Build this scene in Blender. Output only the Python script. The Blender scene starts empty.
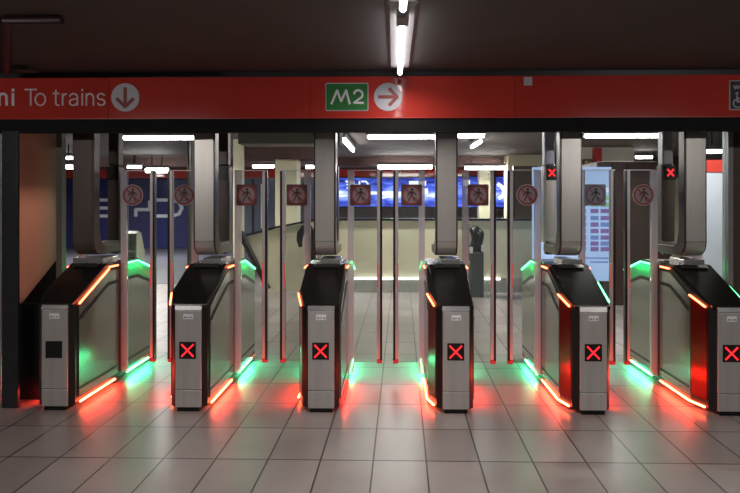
import bpy, bmesh, math, random
from mathutils import Vector, Matrix
random.seed(7)
scene = bpy.context.scene
COL = scene.collection
EYE = 1.5
TH = math.radians(1.2)
FPX = 540.0
PX0 = 382.5

# ------------------------------------------------------------------ survey helpers
def X(px, Y):
    u = (px-PX0)/FPX
    d = Y/(u*math.sin(TH)+math.cos(TH))
    return d*(u*math.cos(TH)-math.sin(TH))
def Z(px, py, Y):
    u = (px-PX0)/FPX
    d = Y/(u*math.sin(TH)+math.cos(TH))
    return EYE-(py-200)/FPX*d

# ------------------------------------------------------------------ materials
def mat(name, col, rough=.5, metal=0., spec=.5, var=.12, nscale=6., stretch=None, bump=0., emit=None, estr=0., alpha=1.):
    m = bpy.data.materials.new(name); m.use_nodes = True
    nt = m.node_tree; b = nt.nodes['Principled BSDF']
    b.inputs['Roughness'].default_value = rough
    b.inputs['Metallic'].default_value = metal
    b.inputs['Specular IOR Level'].default_value = spec
    tc = nt.nodes.new('ShaderNodeTexCoord'); mp = nt.nodes.new('ShaderNodeMapping')
    nz = nt.nodes.new('ShaderNodeTexNoise'); nz.inputs['Scale'].default_value = nscale
    nz.inputs['Detail'].default_value = 4
    if stretch: mp.inputs['Scale'].default_value = stretch
    nt.links.new(tc.outputs['Object'], mp.inputs['Vector']); nt.links.new(mp.outputs[0], nz.inputs['Vector'])
    cr = nt.nodes.new('ShaderNodeValToRGB')
    cr.color_ramp.elements[0].position = .3; cr.color_ramp.elements[1].position = .7
    lo = tuple(max(0, c*(1-var)) for c in col)+(1,); hi = tuple(min(1, c*(1+var)) for c in col)+(1,)
    cr.color_ramp.elements[0].color = lo; cr.color_ramp.elements[1].color = hi
    nt.links.new(nz.outputs['Fac'], cr.inputs[0]); nt.links.new(cr.outputs[0], b.inputs['Base Color'])
    if bump:
        bp = nt.nodes.new('ShaderNodeBump'); bp.inputs['Strength'].default_value = bump; bp.inputs['Distance'].default_value = .01
        nt.links.new(nz.outputs['Fac'], bp.inputs['Height']); nt.links.new(bp.outputs[0], b.inputs['Normal'])
    if emit:
        b.inputs['Emission Color'].default_value = tuple(emit)+(1,)
        b.inputs['Emission Strength'].default_value = estr
    return m

def glow(name, col, strength):
    m = bpy.data.materials.new(name); m.use_nodes = True
    nt = m.node_tree; nt.nodes.clear()
    o = nt.nodes.new('ShaderNodeOutputMaterial'); e = nt.nodes.new('ShaderNodeEmission')
    e.inputs['Color'].default_value = tuple(col)+(1,); e.inputs['Strength'].default_value = strength
    nt.links.new(e.outputs[0], o.inputs[0]); return m

def glass(name, tint, refl=.06, haze=.0, hazecol=(.5, .5, .5)):
    m = bpy.data.materials.new(name); m.use_nodes = True
    nt = m.node_tree; nt.nodes.clear()
    o = nt.nodes.new('ShaderNodeOutputMaterial'); t = nt.nodes.new('ShaderNodeBsdfTransparent')
    g = nt.nodes.new('ShaderNodeBsdfGlossy'); mx = nt.nodes.new('ShaderNodeMixShader')
    lw = nt.nodes.new('ShaderNodeFresnel'); lw.inputs['IOR'].default_value = 1.25
    t.inputs['Color'].default_value = tuple(tint)+(1,); g.inputs['Roughness'].default_value = .03
    nt.links.new(lw.outputs[0], mx.inputs['Fac'])
    nt.links.new(t.outputs[0], mx.inputs[1]); nt.links.new(g.outputs[0], mx.inputs[2])
    last = mx
    if haze:
        d = nt.nodes.new('ShaderNodeBsdfDiffuse'); d.inputs['Color'].default_value = tuple(hazecol)+(1,)
        m2 = nt.nodes.new('ShaderNodeMixShader'); m2.inputs['Fac'].default_value = haze
        nt.links.new(mx.outputs[0], m2.inputs[1]); nt.links.new(d.outputs[0], m2.inputs[2]); last = m2
    nt.links.new(last.outputs[0], o.inputs[0]); return m

M = {}
M['steel'] = mat('brushed_steel', (.62, .59, .57), .42, .6, var=.06, nscale=40, stretch=(1, 1, .04))
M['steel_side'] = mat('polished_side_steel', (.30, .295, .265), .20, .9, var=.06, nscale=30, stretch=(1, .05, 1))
M['steel_bright'] = mat('bright_steel', (.72, .71, .70), .25, .8, var=.05)
M['steel_post'] = mat('post_steel', (.60, .57, .54), .36, .65, var=.05, nscale=30, stretch=(1, 1, .05))
M['steel_dark'] = mat('dark_steel', (.10, .095, .09), .3, .7, var=.1)
M['steel_panel'] = mat('mirror_panel_steel', (.66, .68, .80), .35, .3, var=.05)
M['black'] = mat('black_plastic', (.012, .012, .012), .35, 0, .4)
M['cover'] = mat('black_cover_gloss', (.012, .010, .010), .22, 0, .5)
M['black_matte'] = mat('matte_black', (.010, .010, .010), .8, 0, .2)
M['brown_post'] = mat('brown_grey_post', (.10, .075, .065), .4, .3)
M['plexi'] = mat('grey_profile', (.34, .34, .36), .3, .3, var=.05)
M['edge'] = mat('leaf_edge_aluminium', (.60, .56, .58), .4, .4, var=.05)
M['green_band'] = mat('green_lit_band', (.04, .30, .12), .3, emit=(.02, 1, .28), estr=.13)
M['lilac'] = mat('lilac_grey_tube', (.55, .54, .68), .35, .2, var=.04)
M['arrow_red'] = mat('arrow_dark_red', (.24, .022, .018), .5)
M['slot'] = glass('translucent_slot', (.80, .80, .82), haze=.55, hazecol=(.75, .74, .80))
M['frame_dull'] = mat('dull_frame', (.16, .155, .13), .6, var=.05)
M['nose'] = mat('nose_red_reflection', (.22, .014, .010), .20, .5, var=.15, nscale=4)
M['red_panel'] = mat('red_enamel', (.47, .042, .030), .09, 0, .5, var=.08, nscale=1.5)
M['white_letter'] = mat('white_lettering', (.70, .69, .72), .5, var=.03)
M['grey_letter'] = mat('pale_grey_lettering', (.66, .58, .58), .5, var=.03)
M['disc_grey'] = mat('pale_grey_disc', (.44, .425, .47), .4, var=.03)
M['green_sign'] = mat('green_enamel', (.04, .19, .05), .25, var=.06)
M['red_mark'] = mat('red_marking', (.45, .03, .025), .4, var=.05)
M['ceiling_dark'] = mat('dark_ceiling', (.055, .050, .051), .8, var=.1, nscale=2)
M['beam_dark'] = mat('dark_beam', (.030, .030, .034), .35, .2, var=.1)
M['ceiling_brown'] = mat('hall_ceiling', (.15, .13, .12), .7, var=.08, nscale=1.5)
M['beam_brown'] = mat('hall_beam', (.085, .045, .042), .7, var=.1)
M['wall_grey'] = mat('grey_wall', (.27, .25, .25), .7, var=.08, nscale=2)
M['wall_dark'] = mat('dark_grey_wall', (.10, .09, .09), .8, var=.1)  # darker grey for the wall behind the camera
M['cream'] = mat('cream_plaster', (.74, .69, .51), .55, var=.05, nscale=3)
M['cream_white'] = mat('cream_white_plaster', (.72, .70, .62), .6, var=.04)
M['navy'] = mat('navy_hoarding', (.032, .038, .15), .35, var=.10, nscale=2)
M['pale'] = mat('pale_print', (.75, .75, .85), .6, var=.04)
M['slate'] = mat('slate_blue_panel', (.10, .115, .16), .3, var=.1)
M['brown'] = mat('brown_cladding', (.048, .028, .023), .3, 0, .5, var=.12, nscale=3, stretch=(4, 4, .5))
M['brown_warm'] = mat('brown_board', (.11, .075, .055), .5, var=.15)
M['carpet'] = mat('blue_grey_floor', (.10, .10, .135), .5, var=.12, nscale=5)
M['rail'] = mat('dark_rail', (.02, .02, .022), .3, .2)
M['bag'] = mat('dark_bag', (.012, .014, .018), .3, 0, .5, var=.4, nscale=14, bump=.6)
M['bin'] = mat('bin_grey', (.07, .08, .09), .35, .2, var=.15)
M['white_obj'] = mat('white_plastic', (.7, .7, .7), .5)
M['yellow'] = mat('yellow_plastic', (.65, .42, .06), .5)
M['pipe_red'] = mat('red_pipe_paint', (.03, .006, .008), .4)
M['box_dark'] = mat('dark_box', (.055, .06, .055), .6)
M['pan'] = mat('lamp_pan', (.20, .195, .20), .5, var=.03)
M['lampholder'] = mat('lampholder_grey', (.25, .27, .26), .5)
M['label'] = mat('pale_label', (.85, .85, .88), .5, var=.06, nscale=60)
M['label_ink'] = mat('label_ink', (.22, .22, .24), .6)
M['grate'] = mat('skirting_steel', (.55, .56, .53), .18, .75, var=.05)
M['tube'] = glow('tube_white', (1, .98, .94), 26)
M['tube_front'] = glow('front_tube_white', (1, .96, .95), 14)
M['orange'] = glow('led_orange', (1, .14, .055), 11)
M['orange_low'] = glow('led_orange_low', (1, .10, .04), 30)
M['green_low'] = glow('led_green_low', (.12, 1, .40), 22)
M['ledred'] = glow('led_red', (1, .012, .010), 10)
M['green'] = glow('led_or_glint_green', (.10, 1, .34), 9)
M['xred'] = glow('display_red', (1, .02, .025), 2.2)
M['dotred'] = glow('end_red_reflection', (1, .05, .05), .55)
M['strip'] = glow('skirting_tube_reflection', (1, 1, .95), 3)
M['glass'] = glass('leaf_glass', (.90, .93, .92), haze=.035, hazecol=(.6, .6, .62))

def frosted():
    m = mat('rosy_reflection_panel', (.4, .2, .16), .35, .2)  # rosy reflection of a wall opposite is put into the panel colour
    nt = m.node_tree; b = nt.nodes['Principled BSDF']
    tc = nt.nodes.new('ShaderNodeTexCoord'); sp = nt.nodes.new('ShaderNodeSeparateXYZ')
    nt.links.new(tc.outputs['Generated'], sp.inputs[0])
    cr = nt.nodes.new('ShaderNodeValToRGB')
    e = cr.color_ramp.elements
    e[0].position = 0; e[0].color = (.62, .37, .30, 1); e[1].position = 1; e[1].color = (.42, .38, .30, 1)
    k = e.new(.62); k.color = (.60, .37, .30, 1)
    nt.links.new(sp.outputs['X'], cr.inputs[0]); nt.links.new(cr.outputs[0], b.inputs['Base Color'])
    tr = nt.nodes.new('ShaderNodeBsdfTranslucent'); mx = nt.nodes.new('ShaderNodeMixShader'); mx.inputs[0].default_value = .75
    nt.links.new(cr.outputs[0], tr.inputs['Color'])
    out = [n for n in nt.nodes if n.type == 'OUTPUT_MATERIAL'][0]
    nt.links.new(b.outputs[0], mx.inputs[1]); nt.links.new(tr.outputs[0], mx.inputs[2]); nt.links.new(mx.outputs[0], out.inputs[0])
    return m
M['rosy'] = frosted()

def floor_mat():
    m = bpy.data.materials.new('floor_tiles'); m.use_nodes = True
    nt = m.node_tree; b = nt.nodes['Principled BSDF']; N = nt.nodes.new; L = nt.links.new
    tc = N('ShaderNodeTexCoord'); sp = N('ShaderNodeSeparateXYZ'); L(tc.outputs['Object'], sp.inputs[0])
    sh = N('ShaderNodeMath'); sh.operation = 'MULTIPLY_ADD'; sh.inputs[1].default_value = -.014; L(sp.outputs['Y'], sh.inputs[0]); L(sp.outputs['X'], sh.inputs[2])
    ax = N('ShaderNodeMath'); ax.inputs[1].default_value = .3044*40-.186+.043; L(sh.outputs[0], ax.inputs[0])
    ay = N('ShaderNodeMath'); ay.inputs[1].default_value = .43*40-3.108; L(sp.outputs['Y'], ay.inputs[0])
    cb = N('ShaderNodeCombineXYZ'); L(ax.outputs[0], cb.inputs[0]); L(ay.outputs[0], cb.inputs[1])
    br = N('ShaderNodeTexBrick'); L(cb.outputs[0], br.inputs['Vector'])
    br.offset = 0; br.squash = 1
    br.inputs['Scale'].default_value = 1; br.inputs['Brick Width'].default_value = .3044; br.inputs['Row Height'].default_value = .43
    br.inputs['Mortar Size'].default_value = .0052; br.inputs['Mortar Smooth'].default_value = .15; br.inputs['Bias'].default_value = 0
    br.inputs['Color1'].default_value = (.30, .262, .25, 1); br.inputs['Color2'].default_value = (.38, .338, .325, 1)
    br.inputs['Mortar'].default_value = (.035, .028, .024, 1)
    nz = N('ShaderNodeTexNoise'); nz.inputs['Scale'].default_value = 2.2; nz.inputs['Detail'].default_value = 6; L(tc.outputs['Object'], nz.inputs['Vector'])
    cr = N('ShaderNodeValToRGB'); cr.color_ramp.elements[0].position = .3; cr.color_ramp.elements[1].position = .75
    cr.color_ramp.elements[0].color = (.80, .78, .76, 1); cr.color_ramp.elements[1].color = (1.08, 1.06, 1.05, 1); L(nz.outputs['Fac'], cr.inputs[0])
    mx = N('ShaderNodeMix'); mx.data_type = 'RGBA'; mx.blend_type = 'MULTIPLY'; mx.inputs[0].default_value = 1
    L(br.outputs['Color'], mx.inputs[6]); L(cr.outputs[0], mx.inputs[7]); L(mx.outputs[2], b.inputs['Base Color'])
    rr = N('ShaderNodeMapRange'); rr.inputs[3].default_value = .24; rr.inputs[4].default_value = .38; L(nz.outputs['Fac'], rr.inputs[0]); L(rr.outputs[0], b.inputs['Roughness']); b.inputs['Specular IOR Level'].default_value = .8
    bp = N('ShaderNodeBump'); bp.inputs['Strength'].default_value = .5; bp.inputs['Distance'].default_value = .004; bp.invert = True
    L(br.outputs['Fac'], bp.inputs['Height']); L(bp.outputs[0], b.inputs['Normal'])
    return m
M['floor'] = floor_mat()

def screen_mat():
    m = bpy.data.materials.new('screen_picture'); m.use_nodes = True
    nt = m.node_tree; nt.nodes.clear(); N = nt.nodes.new; L = nt.links.new
    o = N('ShaderNodeOutputMaterial'); e = N('ShaderNodeEmission'); L(e.outputs[0], o.inputs[0])
    tc = N('ShaderNodeTexCoord'); mp = N('ShaderNodeMapping'); mp.inputs['Scale'].default_value = (1.1, 1, 3.6)
    L(tc.outputs['Object'], mp.inputs[0])
    nz = N('ShaderNodeTexNoise'); nz.inputs['Scale'].default_value = 1.5; nz.inputs['Detail'].default_value = 3; nz.inputs['Distortion'].default_value = .6
    L(mp.outputs[0], nz.inputs['Vector'])
    sp = N('ShaderNodeSeparateXYZ'); L(tc.outputs['Generated'], sp.inputs[0])
    # bright band at mid height
    a = N('ShaderNodeMath'); a.operation = 'SUBTRACT'; a.inputs[1].default_value = .40; L(sp.outputs['Z'], a.inputs[0])
    a2 = N('ShaderNodeMath'); a2.operation = 'ABSOLUTE'; L(a.outputs[0], a2.inputs[0])
    a3 = N('ShaderNodeMapRange'); a3.inputs[1].default_value = 0; a3.inputs[2].default_value = .45; a3.inputs[3].default_value = .24; a3.inputs[4].default_value = -.10; L(a2.outputs[0], a3.inputs[0])
    s = N('ShaderNodeMath'); L(nz.outputs['Fac'], s.inputs[0]); L(a3.outputs[0], s.inputs[1])
    cr = N('ShaderNodeValToRGB'); E = cr.color_ramp.elements
    E[0].position = .32; E[0].color = (.015, .02, .16, 1); E[1].position = .84; E[1].color = (.75, .85, 1, 1)
    k = E.new(.52); k.color = (.06, .10, .55, 1); k = E.new(.68); k.color = (.22, .30, .80, 1)
    L(s.outputs[0], cr.inputs[0]); L(cr.outputs[0], e.inputs['Color']); e.inputs['Strength'].default_value = 1.7
    return m
M['screen'] = screen_mat()
M['screen_white'] = glow('screen_white', (.85, .92, 1), 1.5)
M['poster'] = mat('lit_blue_poster', (.35, .48, .75), .4, var=.06, emit=(.30, .44, .80), estr=.42)
M['cell_purple'] = mat('purple_cell', (.16, .10, .28), .5, emit=(.16, .11, .33), estr=.4)
M['cell_green'] = mat('green_cell', (.18, .35, .22), .5, emit=(.2, .42, .3), estr=.4)
M['cell_blue'] = mat('blue_cell', (.12, .18, .42), .5, emit=(.13, .2, .5), estr=.4)
M['cell_white'] = mat('white_cell', (.6, .65, .75), .5, emit=(.6, .68, .85), estr=.5)

# ------------------------------------------------------------------ mesh helpers
class MB:
    def __init__(s): s.bm = bmesh.new()
    def box(s, x0, x1, y0, y1, z0, z1):
        v = [s.bm.verts.new(p) for p in ((x0,y0,z0),(x1,y0,z0),(x1,y1,z0),(x0,y1,z0),(x0,y0,z1),(x1,y0,z1),(x1,y1,z1),(x0,y1,z1))]
        for f in ((0,3,2,1),(4,5,6,7),(0,1,5,4),(1,2,6,5),(2,3,7,6),(3,0,4,7)): s.bm.faces.new([v[i] for i in f])
        return s
    def prism(s, pts, axis, a, b):
        """pts: 2-D outline; axis 'x': (y,z) extruded along x from a to b; 'y': (x,z); 'z': (x,y)"""
        def P(p, t):
            return {'x': (t, p[0], p[1]), 'y': (p[0], t, p[1]), 'z': (p[0], p[1], t)}[axis]
        A = [s.bm.verts.new(P(p, a)) for p in pts]; B = [s.bm.verts.new(P(p, b)) for p in pts]
        n = len(pts)
        s.bm.faces.new(A); s.bm.faces.new(B[::-1])
        for i in range(n): s.bm.faces.new((A[i], B[i], B[(i+1) % n], A[(i+1) % n]))
        return s
    def tube(s, pts, r, n=10, caps=True):
        pts = [Vector(p) for p in pts]; rings = []
        for i, p in enumerate(pts):
            d = (pts[min(i+1, len(pts)-1)]-pts[max(i-1, 0)]).normalized()
            up = Vector((0,0,1)) if abs(d.z) < .9 else Vector((0,1,0))
            u = d.cross(up).normalized(); w = d.cross(u)
            rad = r[i] if isinstance(r, (list, tuple)) else r
            rings.append([s.bm.verts.new(p+(u*math.cos(2*math.pi*k/n)+w*math.sin(2*math.pi*k/n))*rad) for k in range(n)])
        for a, b in zip(rings, rings[1:]):
            for k in range(n): s.bm.faces.new((a[k], a[(k+1) % n], b[(k+1) % n], b[k]))
        if caps: s.bm.faces.new(rings[0][::-1]); s.bm.faces.new(rings[-1])
        return s
    def strip(s, pts, nrm, w, t):
        """a flat bar following pts; nrm = outward direction, w = visible width, t = thickness"""
        nrm = Vector(nrm).normalized()
        pts = [Vector(p) for p in pts]; rings = []
        for i, p in enumerate(pts):
            d = (pts[min(i+1, len(pts)-1)]-pts[max(i-1, 0)]).normalized()
            q = nrm.cross(d).normalized()
            rings.append([s.bm.verts.new(p+q*w/2), s.bm.verts.new(p+q*w/2+nrm*t), s.bm.verts.new(p-q*w/2+nrm*t), s.bm.verts.new(p-q*w/2)])
        for a, b in zip(rings, rings[1:]):
            for k in range(4): s.bm.faces.new((a[k], a[(k+1) % 4], b[(k+1) % 4], b[k]))
        s.bm.faces.new(rings[0][::-1]); s.bm.faces.new(rings[-1]); return s
    def build(s, name, m, parent=None, bevel=0., smooth=False, loc=None):
        bmesh.ops.recalc_face_normals(s.bm, faces=s.bm.faces)
        me = bpy.data.meshes.new(name); s.bm.to_mesh(me); s.bm.free()
        o = bpy.data.objects.new(name, me); COL.objects.link(o); me.materials.append(m)
        if parent: o.parent = parent
        if loc: o.location = loc
        if bevel:
            b = o.modifiers.new('bevel', 'BEVEL'); b.width = bevel; b.segments = 2; b.limit_method = 'ANGLE'
        if smooth:
            for p in me.polygons: p.use_smooth = True
        return o

def disc(r, n=32, cx=0, cz=0, sx=1):
    return [(cx+r*sx*math.cos(2*math.pi*k/n), cz+r*math.sin(2*math.pi*k/n)) for k in range(n)]

def rounded(x0, x1, z0, z1, r, n=5):
    P = []
    for cx, cz, a in ((x1-r,z1-r,0),(x0+r,z1-r,90),(x0+r,z0+r,180),(x1-r,z0+r,270)):
        for k in range(n+1):
            t = math.radians(a+90*k/n); P.append((cx+r*math.cos(t), cz+r*math.sin(t)))
    return P

def bars(mb, pts, w, y0, y1):
    """stroke of width w along 2-D polyline (x,z), extruded in y"""
    for n_, ((ax, az), (bx, bz)) in enumerate(zip(pts, pts[1:])):
        mb.lift = getattr(mb, 'lift', 0)+1; ex = (mb.lift % 7)*.00013
        d = Vector((bx-ax, bz-az)); l = d.length
        if l < 1e-6: continue
        d /= l; q = Vector((-d.y, d.x))*w/2; e = d*w*.2
        mb.prism([(ax-e.x+q.x, az-e.y+q.y), (bx+e.x+q.x, bz+e.y+q.y), (bx+e.x-q.x, bz+e.y-q.y), (ax-e.x-q.x, az-e.y-q.y)], 'y', y0-ex, y1+ex*.5)
    return mb

def tag(o, label, cat, group=None, kind=None):
    if label: o['label'] = label
    if cat: o['category'] = cat
    if group: o['group'] = group
    if kind: o['kind'] = kind
    return o
def thing(name, label, cat, loc=(0,0,0), group=None):
    o = bpy.data.objects.new(name, None); COL.objects.link(o); o.location = loc; o.empty_display_size = .1
    return tag(o, label, cat, group)
def struct(name, mb, m, label=None, **k):
    o = mb.build(name, m, **k); o['kind'] = 'structure'
    if label: o['label'] = label
    return o

def text(body, name, m, x, y, z, height, width=None, parent=None, bold=0., depth=.002, space=1., font_h=.72):
    """lettering in the XZ plane, facing -Y; height = cap height, x = left edge"""
    cu = bpy.data.curves.new('lettering', 'FONT'); cu.body = body; cu.size = height/font_h
    cu.extrude = depth; cu.offset = bold; cu.space_character = space; cu.resolution_u = 4
    t = bpy.data.objects.new('lettering', cu); COL.objects.link(t)
    bpy.context.view_layer.update()
    me = bpy.data.meshes.new_from_object(t.evaluated_get(bpy.context.evaluated_depsgraph_get()))
    bpy.data.objects.remove(t); bpy.data.curves.remove(cu)
    xs = [v.co.x for v in me.vertices]; lo, hi = min(xs), max(xs)
    sx = (width/(hi-lo)) if width else 1
    for v in me.vertices:
        a = (v.co.x-lo)*sx; b = v.co.y; c = v.co.z
        v.co = (x+a, y-c, z+b)
    me.materials.clear(); me.materials.append(m)
    o = bpy.data.objects.new(name, me); COL.objects.link(o)
    if parent: o.parent = parent
    return o

def area(parent, x, y, z, sx_, sy_, power, col=(1, .95, .91), rot=(0,0,0), spread=160):
    l = bpy.data.lights.new('lamp', 'AREA'); l.shape = 'RECTANGLE'; l.size = sx_; l.size_y = sy_; l.energy = power; l.color = col
    l.spread = math.radians(spread)
    o = bpy.data.objects.new('lamp', l); COL.objects.link(o); o.location = (x, y, z); o.rotation_euler = rot
    if parent: o.parent = parent
    return o

# ================================================================== SETTING
FX0, FX1, FY0, FY1 = -11.5, 10.0, -4.0, 17.0
struct('floor', MB().box(FX0, FX1, FY0, FY1, -.1, 0), M['floor'])
struct('ceiling_front', MB().box(FX0, FX1, FY0, 3.98, 2.45, 2.6), M['ceiling_dark'])
struct('ceiling_back', MB().box(FX0, FX1, 4.77, FY1, 2.62, 2.72), M['ceiling_brown'])
struct('wall_left', MB().box(FX0-.15, FX0, FY0, FY1, 0, 2.72), M['wall_grey'])
struct('wall_right', MB().box(FX1, FX1+.15, FY0, FY1, 0, 2.72), M['wall_grey'])
struct('wall_front', MB().box(FX0, FX1, FY0-.15, FY0, 0, 2.6), M['wall_dark'])
struct('wall_back', MB().box(FX0, FX1, FY1, FY1+.15, 0, 2.72), M['wall_grey'])
struct('trim_1', MB().box(FX0, FX1, 3.98, 4.77, 2.12, 2.72), M['beam_dark'], 'dark beam over the row of gates')
struct('trim_2', MB().box(FX0, FX1, 3.958, 4.0, 1.998, 2.104), M['black_matte'], 'black lower edge of the gate beam')
struct('trim_3', MB().box(FX0, FX1, 14.1, 14.5, 2.38, 2.62), M['beam_brown'], 'dark red beam across the far hall')
struct('trim_4', MB().box(X(238,8.2), X(340,8.2), 8.2, 8.7, 2.36, 2.62), M['ceiling_brown'], 'brown ceiling beam above the stairwell')

# dark floor of the far left hall
struct('floor_back', MB().box(FX0, X(243,9.6), 9.6, FY1, 0, .004), M['carpet'])

# ================================================================== TICKET GATES
CX = [-2.418, -1.458, -.513, .437, 1.394, 2.345]
GY = 3.81
LEDP = (1.7, 1.5)
XL, XR, LEN = -.18, .13, 1.32
def topz(y):
    pts = ((0,.762),(.46,.985),(.95,.985),(LEN,.86))
    for (a, za), (b, zb) in zip(pts, pts[1:]):
        if y <= b: return za+(zb-za)*(y-a)/(b-a)
    return .86
def xl(y): return -.135-(.045*(y-.03)/.14) if y < .17 else XL
def xr(y): return .125 if y < .05 else XR

def side_pts(sgn, y0, y1, off, h=None, inset=.03):
    """points along the flank at given height (or along the top edge when h is None)"""
    ys = sorted(set([y0, y1]+[k for k in (.03, .05, .17, .46, .95) if y0 < k < y1]))
    return [((xl(y)-off if sgn < 0 else xr(y)+off), y, (topz(y)-inset if h is None else h)) for y in ys]

def flank(y0, y1, sgn, zlo, inset, off, th):
    ys = sorted(set([y0, y1]+[k for k in (.17, .46, .95) if y0 < k < y1]))
    mb = MB(); bm = mb.bm; R = []
    for y in ys:
        x = xl(y)-off if sgn < 0 else xr(y)+off
        xi = x+th if sgn < 0 else x-th
        R.append([bm.verts.new((x, y, zlo)), bm.verts.new((x, y, topz(y)-inset)), bm.verts.new((xi, y, topz(y)-inset)), bm.verts.new((xi, y, zlo))])
    for a, b in zip(R, R[1:]):
        for k in range(4): bm.faces.new((a[k], b[k], b[(k+1) % 4], a[(k+1) % 4]))
    bm.faces.new(R[0]); bm.faces.new(R[-1][::-1]); return mb

def make_gate(i):
    names = ['leftmost ticket gate cabinet whose front display is off, beside the black post',
             'second ticket gate cabinet from the left with red cross, in front of the navy hoarding',
             'third ticket gate cabinet from the left with red cross, below the green M2 sign',
             'fourth ticket gate cabinet from the left with red cross and red reflection painted into its left flank',
             'fifth ticket gate cabinet from the left with red cross, before the pale blue poster',
             'rightmost ticket gate cabinet with red cross, cut by the right picture edge']
    g = thing('ticket_gate', names[i], 'ticket gate', (CX[i], GY, 0), 'row of ticket gate cabinets')
    # carcass
    mb = MB(); bm = mb.bm; R = []
    for y in (0, .03, .17, .46, .95, LEN):
        l = -.100 if y == 0 else xl(y); r = .100 if y == 0 else xr(y)
        R.append([bm.verts.new(p) for p in ((l,y,.03),(r,y,.03),(r,y,topz(y)-.012),(l,y,topz(y)-.012))])
    for a, b in zip(R, R[1:]):
        for k in range(4): bm.faces.new((a[k], a[(k+1) % 4], b[(k+1) % 4], b[k]))
    bm.faces.new(R[0]); bm.faces.new(R[-1][::-1])
    mb.build('carcass', M['black'], g)
    MB().box(-.078, .078, -.008, LEN-.1, 0, .034).build('plinth', M['black_matte'], g)
    # front steel face
    MB().box(-.093, .093, -.012, .004, .155, .715).build('front_panel', M['steel'], g, bevel=.003)
    MB().box(-.093, .093, -.012, .004, .030, .150).build('kick_plate', M['steel'], g, bevel=.003)
    MB().prism([(-.014,.718),(.02,.718),(.02,.752),(-.006,.752)], 'x', -.096, .096).build('front_cap', M['steel_bright'], g, bevel=.002)
    d = MB().box(-.062, .056, -.016, -.011, .375, .495).build('display', M['black'], g)
    if i:
        xm = MB()
        for a, b in (((-.044,.393),(.038,.477)), ((-.044,.477),(.038,.393))):
            bars(xm, [a, b], .0105, -.0185, -.0158)
        xm.build('cross', M['xred'], d)
    lp = MB().box(-.034, .034, -.0145, -.0115, .655, .692).build('label_plate', M['label'], g)
    lk = MB()
    for k, w in enumerate((.018, .012, .016)):
        lk.box(-.026+k*.02, -.026+k*.02+w*.8, -.0155, -.0144, .664, .674)
    lk.build('print', M['label_ink'], lp)
    # black hood over slope and top
    mb = MB(); bm = mb.bm; R = []
    st = ((.0, .752, -.125, .122), (.46, .985, -.165, .128), (.72, .985, -.165, .128))
    for y, z, l, r in st:
        R.append([bm.verts.new(p) for p in ((l,y,z-.02),(r,y,z-.02),(r,y,z+.008),(l,y,z+.008))])
    for a, b in zip(R, R[1:]):
        for k in range(4): bm.faces.new((a[k], a[(k+1) % 4], b[(k+1) % 4], b[k]))
    bm.faces.new(R[0]); bm.faces.new(R[-1][::-1])
    hood = mb.build('hood', M['cover'], g, bevel=.004)
    MB().prism([(.40,.974),(.44,.992),(.44,.9965),(.40,.979)], 'x', -.12, .08).build('reader_glass', M['steel_dark'], hood)
    MB().prism([(.72,.985),(.95,.985),(LEN,.86),(LEN,.845),(.95,.968),(.72,.968)], 'x', XL+.01, XR-.005).build('rear_lid', M['steel_dark'], g)
    # flanks
    for s in (-1, 1):
        flank(.17 if s < 0 else .06, .62, s, .075, .055, .006, .01).build('side_panel', M['steel_side'], g)
        flank(.70, LEN-.02, s, .075, .055, .006, .01).build('side_panel', M['steel_side'], g)
        t = MB().strip(side_pts(s, .19 if s < 0 else .07, .61, .0065, inset=.155), (s,0,0), .028, .003); t.build('trim_band', M['black'], g)
        t = MB().strip(side_pts(s, .71, LEN-.04, .0065, inset=.155), (s,0,0), .028, .003); t.build('trim_band', M['black'], g)
        t = MB().strip(side_pts(s, .19 if s < 0 else .07, .61, .0065, h=.135), (s,0,0), .018, .003); t.build('trim_band', M['black'], g)
        t = MB().strip(side_pts(s, .71, LEN-.04, .0065, h=.135), (s,0,0), .018, .003); t.build('trim_band', M['black'], g)
        # glowing band above the rear trim line
        mb = MB(); bm = mb.bm; RR = []
        for y in (.72, .95, LEN-.03):
            x = xl(y)-.0075 if s < 0 else xr(y)+.0075
            RR.append([bm.verts.new((x, y, topz(y)-.030)), bm.verts.new((x, y, topz(y)-.145)), bm.verts.new((x-.003*s, y, topz(y)-.145)), bm.verts.new((x-.003*s, y, topz(y)-.030))])
        for a, b in zip(RR, RR[1:]):
            for k in range(4): bm.faces.new((a[k], b[k], b[(k+1) % 4], a[(k+1) % 4]))
        bm.faces.new(RR[0]); bm.faces.new(RR[-1][::-1])
        mb.build('glow_band', M['green_band'], g)
        # slot profile that holds the glass leaf
        x0, x1 = (XL-.052, XL) if s < 0 else (XR, XR+.052)
        MB().box(x0, x1, .668, .694, .06, 1.75).build('leaf_slot_profile', M['slot'], g)
        # lamps of the light lines
        area(g, (XL-.030 if s < 0 else XR+.030), .90, .935, .02, .34, .45, (.05, 1, .38), (0, math.radians(-30)*s*-1, 0), 175)
        xo = XL-.022 if s < 0 else XR+.022
        area(g, xo, .34, .075, .022, .48, LEDP[0], (1, .035, .02), (0, math.radians(62)*s*-1, 0), 170)
        area(g, xo, .96, .075, .022, .44, LEDP[1], (.05, 1, .42), (0, math.radians(62)*s*-1, 0), 170)
        # LED lines
        A = M['orange']; 
        bot = side_pts(s, .045 if i > 2 else .17, .60, .008, h=.040) if s < 0 else side_pts(s, .06 if i < 3 else .25, .55, .008, h=.040)
        MB().strip(bot, (s,0,0), .011, .010).build('light_or_glint_strip', M['orange_low'] if not (i == 2 and s > 0) else M['ledred'], g)
        MB().strip(side_pts(s, .74, 1.15, .008, h=.040), (s,0,0), .011, .010).build('light_or_glint_strip', M['green_low'], g)
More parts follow.
